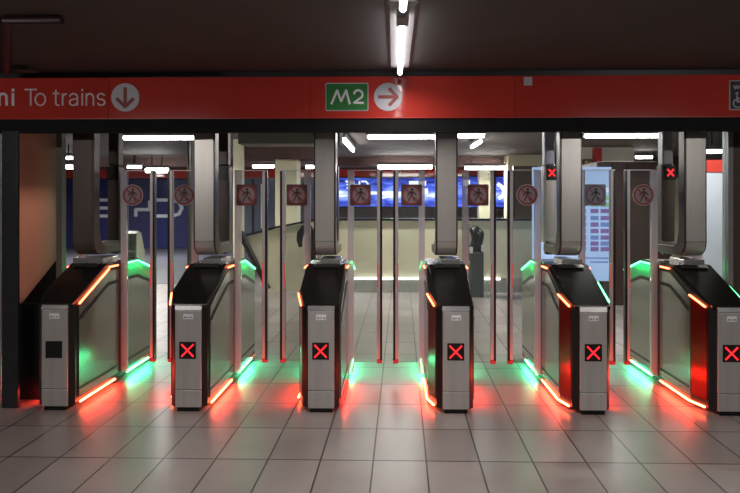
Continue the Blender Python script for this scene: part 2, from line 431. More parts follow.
        if (s < 0 and i > 0) or (s > 0 and i == 0):
            MB().strip(side_pts(s, .04 if s < 0 else .05, .17 if s < 0 else .46, .008, inset=.035), (s,0,0), .010, .010).build('light_or_glint_strip', A, g)
        if s > 0 and i in (4, 5):
            MB().strip(side_pts(s, .08, .30, .008, inset=.03), (s,0,0), .012, .010).build('light_or_glint_strip', M['green'], g)  # glowing bar added in place of green reflected on the slope
        MB().strip(side_pts(s, .46, .60, .008, inset=.022), (s,0,0), .010, .010).build('light_or_glint_strip', A, g)
        MB().strip(side_pts(s, .78, LEN-.03, .008, inset=.022), (s,0,0), .011, .010).build('light_or_glint_strip', M['green'], g)
    # chamfered nose on the left flank, reflected red light put into its colour
    mb = MB(); bm = mb.bm
    a = (xl(.04)-.005, .04); b = (xl(.165)-.005, .165)
    vs = [bm.verts.new((x+dx, y, z)) for dx in (0, .012) for (x, y), z in ((a,.09),(b,.09),(b,topz(.165)-.05),(a,topz(.04)-.05))]
    for f in ((0,1,2,3),(7,6,5,4),(0,4,5,1),(1,5,6,2),(2,6,7,3),(3,7,4,0)): bm.faces.new([vs[k] for k in f])
    mb.build('nose_panel', M['nose'], g)
    # bracket block between hood and overhead arch
    MB().box(-.07 if i else -.16, .09, .47, .70, .984, 1.034).build('arch_bracket', M['steel_bright'], g, bevel=.006)
    if i == 0:
        MB().prism([(.965,.985),(1.13,.93),(1.13,1.03),(1.06,1.20),(1.0,1.225),(.965,1.20)], 'x', .0, .12).build('rear_reader', M['steel_bright'], g, bevel=.005)
    return g
for i in range(6): make_gate(i)

# ================================================================== OVERHEAD ARCHES
def arch_outline(off):
    """U-shaped strap seen from the side: front post, rounded bottom, bar to the rear post (y,z)"""
    y0, zb, r = 0-off, 1.062-off, .11+off
    P = [(y0, 2.115)]
    for k in range(9):
        t = math.radians(180+90*k/8); P.append((y0+r+r*math.cos(t), zb+r+r*math.sin(t)))
    return P
def make_arch(i):
    L = ['overhead sensor arch above the leftmost gate, brown tinted front post',
         'overhead sensor arch above the second gate from the left, in front of the navy hoarding',
         'overhead sensor arch above the third gate, below the green M2 sign',
         'overhead sensor arch above the fourth gate, right of the M2 sign',
         'overhead sensor arch above the fifth gate with a lit red cross on its rear post',
         'overhead sensor arch above the rightmost gate with a lit red cross on its rear post']
    AY = 4.20
    g = thing('sensor_arch', L[i], 'gate arch', (CX[i]-.026, AY, 0), 'sensor arches hanging from the beam')
    o = arch_outline(0); t = .085
    inner = [(.085, 2.115), (.085, 1.26), (.11, 1.17), (.155, 1.135), (.46, 1.125)]
    outline = o+[(.46, 1.062)]+inner[::-1]
    MB().prism(outline, 'x', -.086, .086).build('frame', M['steel_dark'] if i else M['brown_post'], g, bevel=.004)
    # bright facing skin
    fo = arch_outline(.006); fi = arch_outline(-.001)
    MB().prism(fo[:8]+fi[:8][::-1], 'x', -.072, .072).build('front_skin', M['steel_post'] if i else M['brown_post'], g, bevel=.0)
    MB().box(-.073, .073, -.009, .0, 1.175, 1.181).build('seam_line', M['steel_bright'] if i else M['brown_post'], g)
    # rear post
    dx = (0, 0, 0, 0, -.03, .02)[i]
    MB().box(-.045+dx, .045+dx, .455, .545, 1.80, 2.115).build('rear_tube', M['lilac'] if i == 4 else M['plexi'] if i == 5 else M['brown_post'], g, bevel=.01)
    MB().box(-.052+dx, .058+dx, .45, .56, 1.13, 1.80).build('rear_post', M['steel_post'] if i in (3, 4) else M['brown_post'], g, bevel=.014)
    MB().box(-.03+dx, .03+dx, .47, .53, 1.03, 1.13).build('rear_foot', M['steel_dark'], g, bevel=.006)
    d = MB().box((-.035 if i > 3 else -.05)+dx, .058+dx, .438, .452, 1.67, 1.795).build('display', M['black'], g)
    if i > 3:
        xm = MB(); bars(xm, [(-.013+dx,1.705),(.036+dx,1.76)], .011, .434, .4385); bars(xm, [(-.013+dx,1.76),(.036+dx,1.705)], .011, .434, .4385)
        xm.build('cross', M['xred'], d)
    MB().box(-.06, .06, .08, .47, 1.128, 1.150).build('link_bar', M['steel_dark'], g)
for i in range(6): make_arch(i)

# ================================================================== GLASS LEAVES
LEAF = [(153, 171), (265, 283), (379.6, 395.8), (493, 510), (612, 627)]
STK = [(133, 184.5), (247, 297), (360.5, 411.5), (478, 527), (595, 643)]
ORD = ['first', 'second', 'third', 'fourth', 'fifth']
def sticker(parent, x, square, faint=False):
    y = 4.472
    R = .082
    if square: s = MB().prism(rounded(x-.086, x+.086, 1.541-.088, 1.541+.088, .012), 'y', y, y+.003).build('sticker', M['stk_faint' if faint else 'stk_red'], parent)
    else: s = MB().prism(disc(.088, 36, x, 1.541), 'y', y, y+.003).build('sticker', M['stk_pale'], parent)
    MB().prism(disc(.072, 36, x, 1.541), 'y', y-.0012, y+.001).build('ground', M['stk_faint' if faint else 'stk_pink'], s)
    # ring
    mb = MB(); bm = mb.bm; n = 36
    def ring(r, yy): return [bm.verts.new((x+r*math.cos(2*math.pi*k/n), yy, 1.541+r*math.sin(2*math.pi*k/n))) for k in range(n)]
    a, b, c, d = ring(.082, y-.001), ring(.082, y-.003), ring(.066, y-.003), ring(.066, y-.001)
    for p, q in ((a,b),(b,c),(c,d)):
        for k in range(n): bm.faces.new((p[k], p[(k+1) % n], q[(k+1) % n], q[k]))
    mb.build('red_ring', M['stk_fring' if faint else 'stk_ring'], s)
    # walking figure
    f = MB(); z = 1.541
    f.prism(disc(.011, 12, x+.004, z+.046), 'y', y-.003, y-.0012)
    f.prism([(x-.012,z+.032),(x+.014,z+.032),(x+.012,z-.008),(x-.010,z-.008)], 'y', y-.003, y-.0012)
    for pl in ([(x-.008,z+.028),(x-.026,z+.010),(x-.030,z-.006)], [(x+.010,z+.028),(x+.028,z+.012),(x+.034,z+.002)],
               [(x-.004,z-.006),(x-.016,z-.028),(x-.028,z-.050)], [(x+.006,z-.006),(x+.016,z-.026),(x+.026,z-.050)]):
        bars(f, pl, .009, y-.003, y-.0012)
    f.build('walking_figure', M['stk_black'], s)
    b = MB(); bars(b, [(x-.046,z+.046),(x+.046,z-.046)], .012, y-.0045, y-.003); b.build('slash', M['stk_fring' if faint else 'stk_ring'], s)
M['stk_red'] = mat('sticker_red_ground', (.13, .045, .05), .5)
M['stk_pale'] = mat('sticker_pale_ground', (.50, .42, .45), .5)
M['stk_fring'] = mat('sticker_faint_ring', (.26, .17, .25), .5)
M['stk_faint'] = mat('sticker_faint_ground', (.36, .36, .46), .5)
M['stk_pink'] = mat('sticker_pink_ground', (.36, .25, .265), .5)
M['stk_ring'] = mat('sticker_ring', (.27, .055, .06), .5)
M['stk_black'] = mat('sticker_black', (.03, .028, .04), .5)
for k in range(5):
    for s in (0, 1):
        Y = 4.48
        xe = X(LEAF[k][s], Y); xs = X(STK[k][s], Y)
        xw = CX[k]+XR+.056 if s == 0 else CX[k+1]+XL-.056
        g = thing('glass_leaf', '%s glass gate leaf with no-entry sticker in the %s aisle from the left' % (('left', 'right')[s], ORD[k]),
                  'gate leaf', (0, 0, 0), 'glass leaves of the gates')
        e0, e1 = (xe-.021, xe+.021)
        lo, hi = (xw, e0) if s == 0 else (e1, xw)
        MB().box(lo, hi, Y-.005, Y+.005, .16, 1.745).build('glass_panel', M['glass'], g)
        MB().box(lo, hi, Y-.006, Y+.006, 1.743, 1.750).build('top_edge', M['edge'], g)
        ep = MB().box(e0, e1, Y-.016, Y+.016, .175, 1.75).build('edge_post', M['edge'], g, bevel=.005)
        rb = MB().box(e0+ (.025 if s == 0 else -.001), e1-(-.001 if s == 0 else .025), Y-.0175, Y+.0175, .175, 1.74).build('rubber_seal', M['rail'], ep)
        MB().box(e0, e1, Y-.017, Y+.017, .15, .185).build('end_reflection', M['dotred'], ep)  # glowing block stands in for red reflected at the post foot
        lx = e0+.001 if s == 0 else e1-.012
        MB().box(lx, lx+.011, Y-.0185, Y-.0155, .78, .98).build('edge_reflection', M['edge_glow'] if 'edge_glow' in M else M.setdefault('edge_glow', glow('edge_red_reflection', (.9, .12, .12), .55)), ep)  # glowing sliver stands in for red reflected along the leaf edge
        sticker(g, xs, square=(k in (1, 2) or (k == 3 and s == 0) or (k == 4 and s == 0)), faint=(k == 4 and s == 0))

# ================================================================== RED SIGN PANELS
SY = 3.95
SZ0, SZ1 = 2.104, 2.404
cuts = [X(-260, SY), X(108.5, SY), X(310, SY), X(515, SY), X(1010, SY)]
sl = ['red sign panel at far left reading ni To trains', 'red sign panel with a white down arrow disc, second from the left',
      'red sign panel carrying the green M2 sign and right arrow', 'red sign panel at far right with the black toilet pictogram']
panels = []
for k in range(4):
    cxp = (cuts[k]+cuts[k+1])/2
    g = thing('sign_panel', sl[k], 'sign', (0, 0, 0), 'red sign panels along the beam')
    MB().box(cuts[k]+.0015, cuts[k+1]-.0015, SY, SY+.03, SZ0, SZ1).build('panel', M['red_panel'], g)
    MB().box(cuts[k]+.0015, cuts[k+1]-.0015, SY-.004, SY+.004, SZ0-.006, SZ0+.001).build('bottom_lip', M['red_mark'], g)
    panels.append(g)
sx = lambda p: X(p, SY)
sz = lambda p, q: Z(p, q, SY)
# panel 1 lettering
def arc_pts(cx, cy, rx, ry, a0, a1, n=10):
    return [(cx+rx*math.cos(math.radians(a0+(a1-a0)*k/n)), cy-ry*math.sin(math.radians(a0+(a1-a0)*k/n))) for k in range(n+1)]
def word(name, strokes, w, m):
    mb = MB()
    for pl in strokes: bars(mb, [(sx(p), sz(p, q)) for p, q in pl], w, SY-.004, SY)
    return mb.build(name, m, panels[0])
BL, XH, CAPY = 105.3, 93.6, 89.6      # baseline, x-height, cap line
def let_n(x, w): return [[(x, BL), (x, XH)], [(x, 98.5)]+arc_pts(x+w/2, 98, w/2, 4.2, 180, 0)+[(x+w, BL)]]
def let_i(x): return [[(x, BL), (x, XH)], [(x, 90.9), (x, 89.3)]]
word('lettering', let_n(-.5, 7.4)+let_i(13.2), .019, M['white_letter'])
word('lettering', [[(25.2, CAPY), (36.6, CAPY)], [(30.9, CAPY), (30.9, BL)], arc_pts(40.6, 99.5, 5.0, 5.9, 0, 360, 20)], .0105, M['grey_letter'])
wd = [[(56, 90.3), (56, 103)]+arc_pts(58, 103, 2, 2.3, 180, 270, 4)+[(59.3, 105.3)], [(53.3, XH), (59.2, XH)]]
wd += [[(62.8, BL), (62.8, XH)], [(62.8, 99)]+arc_pts(66.8, 98.6, 4, 4.7, 180, 95, 5)]
wd += [arc_pts(73.7, 97.3, 3.9, 3.6, 165, 0, 7)+[(77.6, BL)], [(77.6, 98.6), (73.2, 99.4)]+arc_pts(73.2, 102.4, 3.4, 3.0, 90, 270, 8)+[(75.4, 105), (77.6, 102.6)]]
wd += let_i(82.4)+let_n(86.6, 7.0)
wd += [arc_pts(101.2, 96.6, 3.5, 3.0, 20, 270, 8)[:9]+arc_pts(101.3, 102.3, 3.6, 3.0, 90, -160, 8)]
word('lettering', wd, .0105, M['grey_letter'])
# discs with arrows
def arrow_disc(px, py, parent, down):
    x, z, r = sx(px), sz(px, py), sx(px+14)-sx(px)
    d = MB().prism(disc(r, 48, x, z), 'y', SY-.004, SY).build('arrow_disc', M['disc_grey'], parent)
    a = MB(); w = r*.15
    P = [(-.66,0),(.62,0)], [(.10,.58),(.66,0),(.10,-.58)]
    for pl in P:
        q = [((z_*-1, x_*-1) if down else (x_, z_)) for x_, z_ in pl]
        bars(a, [(x+u*r, z+v*r) for u, v in q], w*1.6, SY-.006, SY-.0038)
    a.build('arrow', M['arrow_red'], d)
arrow_disc(125.5, 97.5, panels[1], True)
arrow_disc(388, 97, panels[2], False)
# M2 board
bx0, bx1, bz0, bz1 = sx(325.5), sx(368.5), sz(347, 111), sz(347, 83)
b = MB().prism(rounded(bx0, bx1, bz0, bz1, .012), 'y', SY-.004, SY).build('line_sign', M['disc_grey'], panels[2])
MB().prism(rounded(bx0+.007, bx1-.007, bz0+.007, bz1-.007, .009), 'y', SY-.006, SY-.0035).build('green_ground', M['green_sign'], b)
m = MB()
mp = [(331.5, 104), (337.3, 90.5), (341.2, 101.5), (346.3, 90.5), (349.8, 104)]
bars(m, [(sx(p), sz(p, q)) for p, q in mp], .016, SY-.008, SY-.0058); m.build('letter', M['white_letter'], b)
t2 = MB(); arc = []
for k in range(10):
    t = math.radians(170-200*k/9); arc.append((358.3+4.3*math.cos(t), 94.8-4.4*math.sin(t)))
arc += [(354, 103), (363.5, 103)]
bars(t2, [(sx(p), sz(p, q)) for p, q in arc], .015, SY-.008, SY-.0058); t2.build('numeral', M['white_letter'], b)
# small white square on panel 4
MB().box(sx(523.8), sx(532), SY-.005, SY, sz(528, 85.5), sz(528, 77)).build('white_tab', M['disc_grey'], panels[3])
# toilet pictogram
w0, w1, wz0, wz1 = sx(729), sx(756), sz(735, 110), sz(735, 80.5)
b = MB().box(w0, w1, SY-.004, SY, wz0, wz1).build('pictogram', M['disc_grey'], panels[3])
MB().box(w0+.007, w1-.007, SY-.006, SY-.0035, wz0+.007, wz1-.007).build('black_ground', M['black'], b)
text('WC', 'lettering', M['disc_grey'], sx(732.5), SY-.007, sz(735, 89.5), .030, None, b, bold=.001)
wc = MB(); cx, cz = sx(737), sz(735, 103.5); r = .030
ring = [(cx+r*math.cos(math.radians(a)), cz+r*math.sin(math.radians(a))) for a in range(100, 391, 20)]
bars(wc, ring, .008, SY-.008, SY-.0058)
bars(wc, [(cx-.005, cz+.055), (cx-.002, cz+.012), (cx+.03, cz+.012), (cx+.045, cz-.025)], .011, SY-.008, SY-.0058)
bars(wc, [(cx-.003, cz+.035), (cx+.024, cz+.033)], .008, SY-.008, SY-.0058)
wc.prism(disc(.010, 12, cx-.005, cz+.072), 'y', SY-.008, SY-.0058)
wc.build('wheelchair_symbol', M['disc_grey'], b)

# ================================================================== FRONT CEILING LIGHT, PIPE, BOX
def front_lamp(y0, y1, label, power=8):
    g = thing('ceiling_light', label, 'ceiling light', (X(401, 3.2), 0, 0), 'tube lights in line over the concourse')
    MB().prism([(-.062,2.432),(.062,2.432),(.084,2.45),(-.084,2.45)], 'y', y0, y1).build('pan', M['pan'], g)
    MB().tube([(0, y0+.12, 2.39), (0, y1-.02, 2.39)], .0165, 14).build('tube', M['tube_front'], g)
    MB().box(-.030, .030, y0, y0+.13, 2.37, 2.42).build('lampholder', M['lampholder'], g, bevel=.006)
    area(g, 0, (y0+y1)/2+.05, 2.365, .05, y1-y0-.2, power)
    MB().box(-.015, .015, y1-.03, y1, 2.375, 2.42).build('end_cap', M['pan'], g, bevel=.004)
front_lamp(2.58, 3.80, 'front tube light on the dark ceiling before the red sign beam')
front_lamp(1.25, 2.54, 'tube light on the dark ceiling directly above the viewpoint', 22)
front_lamp(-1.4, .2, 'added unseen tube light on the dark ceiling behind the viewpoint', 20)  # added out of view to light the concourse
for x_ in (-3.2, 3.2):
    area(None, x_, .3, 2.40, 1.4, .06, 13, rot=(math.radians(62), 0, 0), spread=120)  # added unseen fill lamps brightening both ends of the sign beam

pp = MB().tube([(X(6.5,3.85),3.85,2.4285), (X(6.5,2.75),2.75,2.4285), (X(62,2.75),2.75,2.4285)], .022, 10)
tag(pp.build('red_pipe', M['pipe_red']), 'dark red pipe bending along the ceiling at top left', 'pipe')
tag(MB().prism(rounded(X(17,3.8), X(33,3.8), 2.418, 2.4495, .006), 'y', 3.75, 3.85).build('junction_box', M['box_dark']), 'dark grey junction box at the left end of the ceiling above sign', 'junction box')

# ================================================================== SIDE BARRIERS
g = thing('end_post', 'black full-height post at the left end of the gate row', 'post', (0, 0, 0))
MB().box(X(1.5,3.83), X(17.5,3.83), 3.83, 3.855, 0, 1.998).build('post', M['beam_dark'], g, bevel=.004)
g = thing('barrier_panel', 'tall panel with painted rosy reflection and grey right edge between black post and leftmost arch', 'panel')
px0, px1 = X(10, 4.5), X(57, 4.5)
MB().prism([(px0,2.11),(px1,2.11),(px1,1.0),(X(50,4.5),Z(50,268,4.5)),(X(22,4.5),Z(22,303,4.5)),(px0,.62)], 'y', 4.5, 4.54).build('panel', M['rosy'], g)
MB().box(px1, X(62.5, 4.5), 4.49, 4.55, 0, 2.11).build('frame', M['frame_dull'], g)
MB().prism([(px0,0),(px1,0),(px1,1.0),(X(50,4.5),Z(50,268,4.5)),(X(22,4.5),Z(22,303,4.5)),(px0,.62)], 'y', 4.5, 4.54).build('lower_board', M['black_matte'], g)
tag(MB().box(X(16,3.98), CX[0]-.20, 4.0, 4.05, 0, .72).build('low_barrier', M['black_matte']), 'low black barrier filling the gap between the left post and leftmost gate', 'barrier')
tag(MB().box(X(-40,4.02), X(1,4.02), 4.02, 4.06, 0, 2.11).build('side_panel', M['plexi']), 'pale grey side panel just showing left of the black post', 'panel')
g = thing('barrier_panel', 'tall clear glass panel with bright frame right of the rightmost arch', 'panel')
MB().box(X(698,4.55), X(726,4.55), 4.55, 4.56, 0, 2.11).build('panel', M['glass'], g)
MB().box(X(726,4.55), X(731,4.55), 4.52, 4.60, 0, 2.11).build('frame', M['plexi'], g)
MB().box(X(731,4.55), X(790,4.55), 4.54, 4.59, 0, 2.11).build('outer_board', M['brown_post'], g)

# ================================================================== FAR HALL
g = thing('wall_cladding', 'pale bluish steel cladding with a red top seen through the right-hand glass', 'wall panel')
MB().box(X(700,6.4), X(760,6.4), 6.4, 6.5, 0, Z(716,172,6.4)).build('panel', M['steel_panel'], g)
MB().box(X(700,6.4), X(760,6.4), 6.39, 6.5, Z(716,172,6.4), Z(716,160,6.4)).build('red_top', M['red_panel'], g)
def hall_lamp(pts, label, group, r=.030, power=0):
    (x0, y0, Y0), (x1, y1, Y1) = pts
    A = Vector((X(x0, Y0), Y0, Z(x0, y0, Y0))); B = Vector((X(x1, Y1), Y1, Z(x1, y1, Y1)))
    zc = (A.z+B.z)/2; A.z = B.z = zc
    g = thing('tube_light', label, 'tube light', (A+B)/2, group)
    c = (A+B)/2; d = (B-A); l = d.length
    MB().tube([A-c, B-c], r, 12).build('tube', M['tube'], g)
    if power: area(g, 0, 0, -r-.012, l, .06, power, (1, .98, .92))
    u = d.normalized(); q = Vector((-u.y, u.x, 0))
    top = 2.62 if c.y < 14.0 else 2.62
    mb = MB()
    p = [A-c-u*.03, B-c+u*.03]
    w = .05
    vs = []
    for P in p:
        for sg in (-1, 1): vs.append((P.x+q.x*w*sg, P.y+q.y*w*sg))
    mb.prism([vs[0], vs[1], vs[3], vs[2]], 'z', r+.004, max(r+.03, min(top-zc, r+.07)))
    mb.build('housing', M['pan'], g)
    if top-zc > r+.08:
        for P in (A-c+u*.15, B-c-u*.15): MB().box(P.x-.01, P.x+.01, P.y-.01, P.y+.01, r+.06, top-zc).build('hanger', M['steel_dark'], g)
G1, G2 = 'tube lights on the near hall ceiling', 'tube lights along the far red band'
hall_lamp([(5,80,4.95),(50,80,4.95)], 'added unseen tube light behind the panel with painted rosy reflection at far left', G1, .028, 40)  # added out of view to shine through the panel from behind
for px in (150, 385, 610):
    hall_lamp([(px-55,90,5.7),(px+55,90,5.7)], 'added unseen tube light just behind the gate beam, ' + {150: 'at left', 385: 'in the middle', 610: 'at right'}[px], G1, .028, 48)  # added out of view to brighten the hall floor and parapet
hall_lamp([(690,92,5.7),(770,92,5.7)], 'added unseen tube light just behind the gate beam, beyond the right picture edge', G1, .028, 40)  # added out of view to light the cladding at right
hall_lamp([(124,138,8.6),(196,138,8.6)], 'long tube light over the navy hoarding on the left', G1, .028, 55)
hall_lamp([(368,137,8.6),(434,137,8.6)], 'tube light seen between the third and fourth arches', G1, .028, 55)
hall_lamp([(446,136,8.6),(484,136,8.6)], 'tube light just right of the fourth arch', G1, .028)
hall_lamp([(585,136,8.6),(658,136,8.6)], 'tube light between the fifth and rightmost arches', G1, .028, 55)
hall_lamp([(343,139,8.9),(353,151,10.9)], 'short tube light running away in depth right of the third arch', G1, .03)
hall_lamp([(481,142,9.4),(472,147,10.4)], 'short tube light angled away right of the fourth arch', G1, .025)
hall_lamp([(702,153,8.6),(721,150,8.6)], 'tube light seen through the right-hand glass panel', G1, .026)
hall_lamp([(636,157.5,12.6),(652,157,12.6)], 'small tube light in the dark bay above the brown kiosk', G2, .03)
hall_lamp([(378,167,13.7),(432,167,13.7)], 'tube light above the wide blue screen', G2, .045, 50)
hall_lamp([(465,168,13.7),(509,168,13.7)], 'tube light above the screen with the cream column', G2, .04, 40)
hall_lamp([(306,167,13.7),(318,167,13.7)], 'short tube light just left of the third arch', G2, .04)
hall_lamp([(253,166.5,13.7),(274,166.5,13.7)], 'tube light behind the second aisle near the thin cream column', G2, .035)
hall_lamp([(128,167,13.4),(141,167,13.4)], 'short tube light above the hoarding letters, left of its pair', G2, .035)
hall_lamp([(146,171,13.4),(168,170,13.4)], 'tube light above the hoarding, right of its pair', G2, .055, 90)
hall_lamp([(66,167,13.4),(77,167,13.4)], 'tube light seen left of the leftmost arch', G2, .05, 40)
hall_lamp([(67,158,10.8),(76,158,10.8)], 'upper tube light seen left of the leftmost arch', G1, .03)

# red band across the hall
g = thing('red_band', 'long red sign band along the top of the far wall', 'sign band')
BY_ = 15.9
MB().box(X(40,BY_), X(520,BY_), BY_, BY_+.1, Z(380,178,BY_), 2.40).build('band', M['red_panel'], g)
MB().box(X(40,BY_), X(520,BY_), BY_-.01, BY_, Z(380,178,BY_), Z(380,176.8,BY_)).build('edge', M['red_mark'], g)
MB().box(X(40,BY_), X(520,BY_), BY_+.02, BY_+.08, 2.40, 2.62).build('fascia', M['beam_brown'], g)

# navy hoarding with large pale lettering
HY = 16.5
g = thing('advertising_hoarding', 'navy blue hoarding with large pale letters on the far left wall', 'billboard')
MB().box(X(62,HY), X(215,HY), HY, HY+.1, .02, Z(120,177,HY)).build('board', M['navy'], g)
def let(strokes, w):
    mb = MB()
    for s_ in strokes: bars(mb, [(X(p, HY), Z(p, q, HY)) for p, q in s_], w, HY-.02, HY)
    mb.build('letter', M['pale'], g)
let([[(97,200),(109,200)], [(97,208),(109,208)], [(97,216),(109,216)]], .095)
let([[(136,215.5),(136,209.5),(150,209.5),(150,201)], [(136,209.5),(136,216)]], .10)
let([[(155,200),(172,200),(179,202),(182,208),(179,214),(172,216),(155,216)]], .10)

# slate booth with a pale vertical stripe
g = thing('display_board', 'slate blue board with a pale stripe behind the second aisle', 'board')
DY = 15.2
MB().box(X(244,DY), X(274,DY), DY, DY+.08, 0, Z(260,178,DY)).build('board', M['slate'], g)
MB().box(X(261,DY), X(267,DY), DY-.02, DY, .7, Z(260,184,DY)).build('stripe', M['pale'], g)
MB().box(X(252,DY), X(254,DY), DY-.015, DY, .1, Z(260,179,DY)).build('mullion', M['rail'], g)
g = thing('display_board', 'narrow slate board with pale edge just left of the third arch', 'board')
MB().box(X(298,DY), X(320,DY), DY, DY+.08, 0, Z(310,178,DY)).build('board', M['slate'], g)
MB().box(X(308,DY), X(311,DY), DY-.02, DY, .5, Z(310,185,DY)).build('stripe', M['pale'], g)

# screens
def screen(x0, x1, y0, y1, label):
    SYY = 15.6
    g = thing('video_screen', label, 'screen', (X((x0+x1)/2,SYY), SYY, 0), 'lit screens on the far wall')
    ox = X((x0+x1)/2, SYY)
    zt, zb = Z((x0+x1)/2, y0, SYY), Z((x0+x1)/2, y1, SYY)
    a, b_ = X(x0,SYY)-ox, X(x1,SYY)-ox
    MB().box(a, b_, 0, .05, zb, zt).build('picture', M['screen'], g)
    MB().box(a-.04, b_+.04, .01, .12, zb-.05, zt+.04).build('casing', M['rail'], g)
    MB().box((a+b_)/2-.1, (a+b_)/2+.1, .12, FY1-SYY, (zt+zb)/2-.1, (zt+zb)/2+.1).build('wall_mount', M['steel_dark'], g)
    return g, ox, SYY
g, ox, sy = screen(333, 436, 178, 206.5, 'wide blue screen with white lettering behind the third aisle')
def slet(strokes, w=.05):
    mb = MB()
    for s_ in strokes: bars(mb, [(X(p, sy)-ox, Z(p, q, sy)) for p, q in s_], w, -.012, 0)
    mb.build('letter', M['screen_white'], g)
slet([[(346,181.5),(351,181.5),(352,184),(351,187.5),(347,188)], [(347,184.5),(351,184.5)]], .045)
slet([[(353.5,181.5),(353.5,185),(359.5,185),(359.5,181.5)], [(356.5,185),(356.5,188)]], .045)
slet([[(361.5,181.5),(366,181.5),(368,184),(368,186)]], .045)
for x0, x1, q0, q1 in ((409,426,181,185.5), (369,402,191.5,194.5), (415,428,188.5,194)):
    MB().box(X(x0,sy)-ox, X(x1,sy)-ox, -.008, 0, Z(x0,q1,sy), Z(x0,q0,sy)).build('white_field', M['screen_white'], g)
g, ox, sy = screen(440, 509, 177, 207, 'blue screen partly behind the cream column')
for x0, x1, q0, q1 in ((463,470,180,186),(466,474,189,194)):
    MB().box(X(x0,sy)-ox, X(x1,sy)-ox, -.008, 0, Z(x0,q1,sy), Z(x0,q0,sy)).build('white_field', M['screen_white'], g)
slet([[(498,184),(502,187),(504,191),(503,196),(499,198)]], .10)

# columns
def column(x0, x1, Y, top, label, m, round_=False, dep=None, name='column'):
    a, b_ = X(x0,Y), X(x1,Y); w = b_-a
    g = thing(name, label, 'column', ((a+b_)/2, Y+w/2, 0))
    if round_: MB().prism([(p, q) for p, q in disc(w/2, 28)], 'z', 0, top).build('shaft', m, g, smooth=False)
    else: MB().box(-w/2, w/2, -w/2, (dep or w)-w/2, 0, top).build('shaft', m, g, bevel=.01)
    MB().box(-w/2-.015, w/2+.015, -w/2-.015, w/2+.015, 0, .12).build('base', M['wall_grey'], g)
    return g
column(275, 297, 10.2, Z(286,159,10.2), 'pale cream column rising behind the sloped parapet', M['cream'], dep=.4)
struct('trim_5', MB().box(X(240,10.0), X(330,10.0), 10.05, 10.8, Z(286,159,10.2), 2.62), M['beam_brown'], 'brown beam carried by the cream column')
column(233, 242, 9.9, 2.62, 'thin cream column beside the second arch', M['cream'])
column(186, 193, 9.9, 2.62, 'dark reflective round column left of the second arch', M['steel_dark'], round_=True)
column(479, 494, 14.6, 2.38, 'cream column in front of the right blue screen', M['cream'], dep=.3)
g = column(508, 548, 13.4, 2.62, 'broad cream pillar behind the fourth aisle', M['cream'], dep=.5)
g = thing('notice_board', 'dark brown board mounted before the broad cream pillar', 'board')
MB().box(X(514,12.9), X(536,12.9), 12.9, 12.96, .25, Z(525,166,12.9)).build('board', M['brown_warm'], g)
MB().box(X(513,12.9), X(514.5,12.9), 12.88, 12.98, 0, Z(525,166,12.9)).build('frame', M['rail'], g)
MB().box(X(535.5,12.9), X(537,12.9), 12.88, 12.98, 0, Z(525,166,12.9)).build('frame', M['rail'], g)

# parapets
PY = 8.8
struct('wall_parapet', MB().box(X(322,PY), X(560,PY), PY, PY+.16, 0, 1.165), M['cream'], 'cream parapet wall around the stairwell')
tag(MB().box(X(322,PY), X(560,PY), PY-.02, PY+.18, 1.165, 1.20).build('parapet_rail', M['rail']), 'dark capping rail along the cream parapet', 'rail')
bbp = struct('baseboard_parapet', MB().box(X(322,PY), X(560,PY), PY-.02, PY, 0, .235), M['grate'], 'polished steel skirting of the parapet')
for a, b_, l in ((346,429,'long added glow for a tube reflection along the parapet foot, seen in the third aisle'), (484.5,500,'short added glow for a tube reflection along the parapet foot, seen in the fourth aisle')):
    MB().box(X(a,PY-.03), X(b_,PY-.03), PY-.05, PY-.02, Z(400,279.3,PY), Z(400,277.2,PY)).build('light_or_glint_strip', M['strip'], bbp)  # glowing bars stand in for a tube light mirrored in the skirting
PY2 = 8.9
outl = [(243,237.5),(275,229),(316,221),(316,291),(268,291)]
struct('wall_stair', MB().prism([(X(p,PY2), max(0, Z(p,q,PY2))) for p, q in outl], 'y', PY2, PY2+.15), M['cream'], 'cream stair wall with a slanted top')
sr = MB(); cp = [(242,236.2),(275,227.6),(316,219.6)]
bars(sr, [(X(p,PY2), Z(p,q,PY2)) for p, q in cp], .035, PY2-.03, PY2+.17)
tag(sr.build('stair_capping', M['rail']), 'dark slanted capping on the cream stair wall', 'rail')
hr = MB(); hp = [(240,232),(243,238),(256,264),(268,289)]
hr.tube([(X(p,8.7), 8.7, max(.05, Z(p,q,8.7))) for p, q in hp], .055, 12)
tag(hr.build('handrail', M['rail']), 'black handrail slanting down the left edge of the cream stair wall', 'handrail')
hk = MB(); hp = [(300.5,247),(299.5,240),(300.5,233),(304,228.5),(309,227),(311.5,231),(312,240),(313,262)]
hk.tube([(X(p,8.5), 8.5, Z(p,q,8.5)) for p, q in hp], [.03,.05,.06,.065,.065,.06,.05,.05], 12)
hook = hk.build('handrail_end', M['rail']); tag(hook, 'dark hooked handrail end beside the third arch', 'handrail')
MB().box(X(312,8.5)-.02, X(314,8.5)+.02, 8.46, 8.54, 0, Z(313,258,8.5)).build('newel_post', M['steel_dark'], hook)

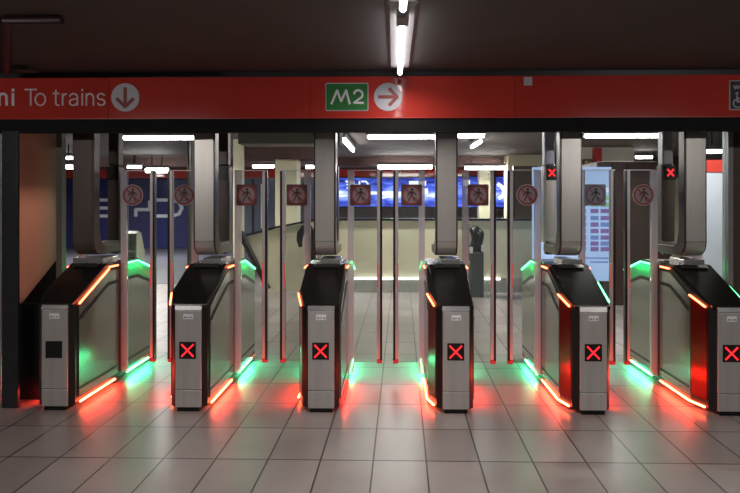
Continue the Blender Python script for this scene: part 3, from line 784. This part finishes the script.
# litter bin
BY2 = 8.45
g = thing('litter_bin', 'dark litter bin with bunched bag before the parapet in the fourth aisle', 'litter bin', (X(476,BY2), BY2, 0))
hw = (X(483,BY2)-X(469,BY2))/2
zt = Z(476,252,BY2)
mb = MB(); mb.prism(rounded(-hw, hw, -hw, hw, .04), 'z', 0, zt).build('body', M['bin'], g, bevel=.008)
mb = MB(); bm = mb.bm; R = []; n = 14
prof = [(zt-.02,.105),(zt+.05,.115),(zt+.12,.10),(zt+.20,.095),(zt+.28,.105),(zt+.35,.085),(Z(476,226,BY2),.03)]
for j, (z, r) in enumerate(prof):
    R.append([bm.verts.new(((.02 if j > 2 else 0)-.025*(j > 4)+r*(1+random.uniform(-.16,.16))*math.cos(2*math.pi*k/n), r*(1+random.uniform(-.16,.16))*math.sin(2*math.pi*k/n), z+random.uniform(-.012,.012))) for k in range(n)])
for a, b_ in zip(R, R[1:]):
    for k in range(n): bm.faces.new((a[k], a[(k+1) % n], b_[(k+1) % n], b_[k]))
bm.faces.new(R[0][::-1]); bm.faces.new(R[-1])
bag = mb.build('bag', M['bag'], g, smooth=True)
for sx_, z0 in ((-.09, zt-.01), (.085, zt+.02)):
    MB().prism(rounded(sx_-.022, sx_+.022, z0, z0+.10, .015), 'y', -.14, -.09).build('white_tie', M['white_obj'], bag)
MB().box(-hw-.03, -hw+.0, -.02, .02, 0, Z(476,224,BY2)).build('support_post', M['rail'], g)
g = thing('warning_board', 'small red and white warning board left of the litter bin', 'sign', (X(465.5,8.6), 8.6, 0))
ww = X(469,8.6)-X(465.5,8.6)
for q0, q1, mm in ((240,244.5,'red_mark'),(244.5,250,'white_obj'),(250,254,'red_mark')):
    MB().box(-ww, ww, -.01, .01, Z(466,q1,8.6), Z(466,q0,8.6)).build('band', M[mm], g)
MB().box(-.015, .015, .01, .03, 0, Z(466,241,8.6)).build('stake', M['rail'], g)

# right side: white wall, red pilaster, kiosk, lit poster
struct('wall_bay', MB().box(X(572,11.6), X(634,11.6), 11.6, 11.75, 0, 2.62), M['cream_white'], 'cream white wall above the brown kiosk')
struct('wall_side', MB().box(X(636,12.2), X(700,12.2), 12.2, 12.3, 0, 2.0), M['cream'], 'cream wall beyond the kiosk')
tag(MB().box(X(594,11.5), X(601,11.5), 11.45, 11.6, 0, 2.60).build('red_pilaster', M['red_mark']), 'narrow red pilaster on the white wall behind the kiosk', 'pilaster')
KY = 7.75
g = thing('kiosk', 'tall dark brown clad kiosk behind the rightmost aisle', 'kiosk')
kx0, kx1 = X(597,KY), X(672,KY)
MB().box(kx0, kx1, KY, KY+.9, 0, Z(630,161.5,KY)).build('body', M['brown'], g, bevel=.01)
MB().box(X(611,KY), X(612,KY), KY-.012, KY, .02, Z(630,163,KY)).build('panel_joint', M['rail'], g)
MB().box(X(626.5,KY), X(627.5,KY), KY-.012, KY, .02, Z(630,163,KY)).build('panel_joint', M['rail'], g)
QY = 7.55
g = thing('poster_stand', 'lit pale blue information poster with rows of coloured labels', 'poster')
qx0, qx1 = X(533,QY), X(611.5,QY)
qz0, qz1 = Z(600,281,QY), Z(600,167,QY)
MB().box(qx0, qx1, QY, QY+.06, qz0, qz1).build('sheet', M['poster'], g)
MB().box(qx0+.05, qx0+.11, QY+.01, QY+.07, 0, qz0).build('stand', M['steel_dark'], g)
MB().box(qx1-.11, qx1-.05, QY+.01, QY+.07, 0, qz0).build('stand', M['steel_dark'], g)
rowsY = [183, 190, 198, 204.5, 211, 218, 224.5, 231, 237.5, 243.5, 249]
colX = [(548,556),(559,567),(571,579),(582,586),(590.5,598.5),(600.5,609.5)]
kinds = {0: 'cell_white', 1: 'cell_white', 2: 'cell_green', 3: 'cell_green'}
for r_, yy in enumerate(rowsY):
    for c_, (a, b_) in enumerate(colX):
        if r_ == 0 and c_ > 3: continue
        mm = kinds.get(r_, ('cell_purple', 'cell_purple', 'cell_blue')[(r_*2+c_) % 3])
        MB().box(X(a,QY), X(b_,QY), QY-.006, QY, Z(600,yy+2.1,QY), Z(600,yy-2.1,QY)).build('coloured_label', M[mm], g)
for yy, a, b_ in ((258,584,609),(262,590,608)):
    MB().box(X(a,QY), X(b_,QY), QY-.006, QY, Z(600,yy+.6,QY), Z(600,yy-.6,QY)).build('text_line', M['cell_blue'], g)
g = thing('wall_device', 'small dark device with yellow face on the white wall above the poster', 'device', (X(587,11.5), 11.5, Z(587,164,11.5)))
MB().box(-.10, .10, -.08, .1, -.10, .10).build('case', M['brown'], g, bevel=.01)
MB().box(-.07, -.01, -.09, -.08, -.05, .06).build('face', M['yellow'], g)
MB().box(.02, .06, -.09, -.08, -.03, .05).build('face', M['yellow'], g)

# ================================================================== CAMERA, WORLD
cam = bpy.data.cameras.new('camera'); co = bpy.data.objects.new('camera', cam); COL.objects.link(co)
co.location = (0, 0, EYE); co.rotation_euler = (math.radians(90), 0, TH)
cam.sensor_width = 36; cam.lens = 36*FPX/740; cam.shift_y = -46.5/740; cam.shift_x = -(PX0-370)/740
cam.clip_start = .05; cam.clip_end = 60
scene.camera = co
w = bpy.data.worlds.new('world'); scene.world = w; w.use_nodes = True
w.node_tree.nodes['Background'].inputs[0].default_value = (.02, .02, .022, 1)
w.node_tree.nodes['Background'].inputs[1].default_value = 1
scene.view_settings.view_transform = 'Standard'
scene.view_settings.look = 'None'
scene.view_settings.exposure = 0
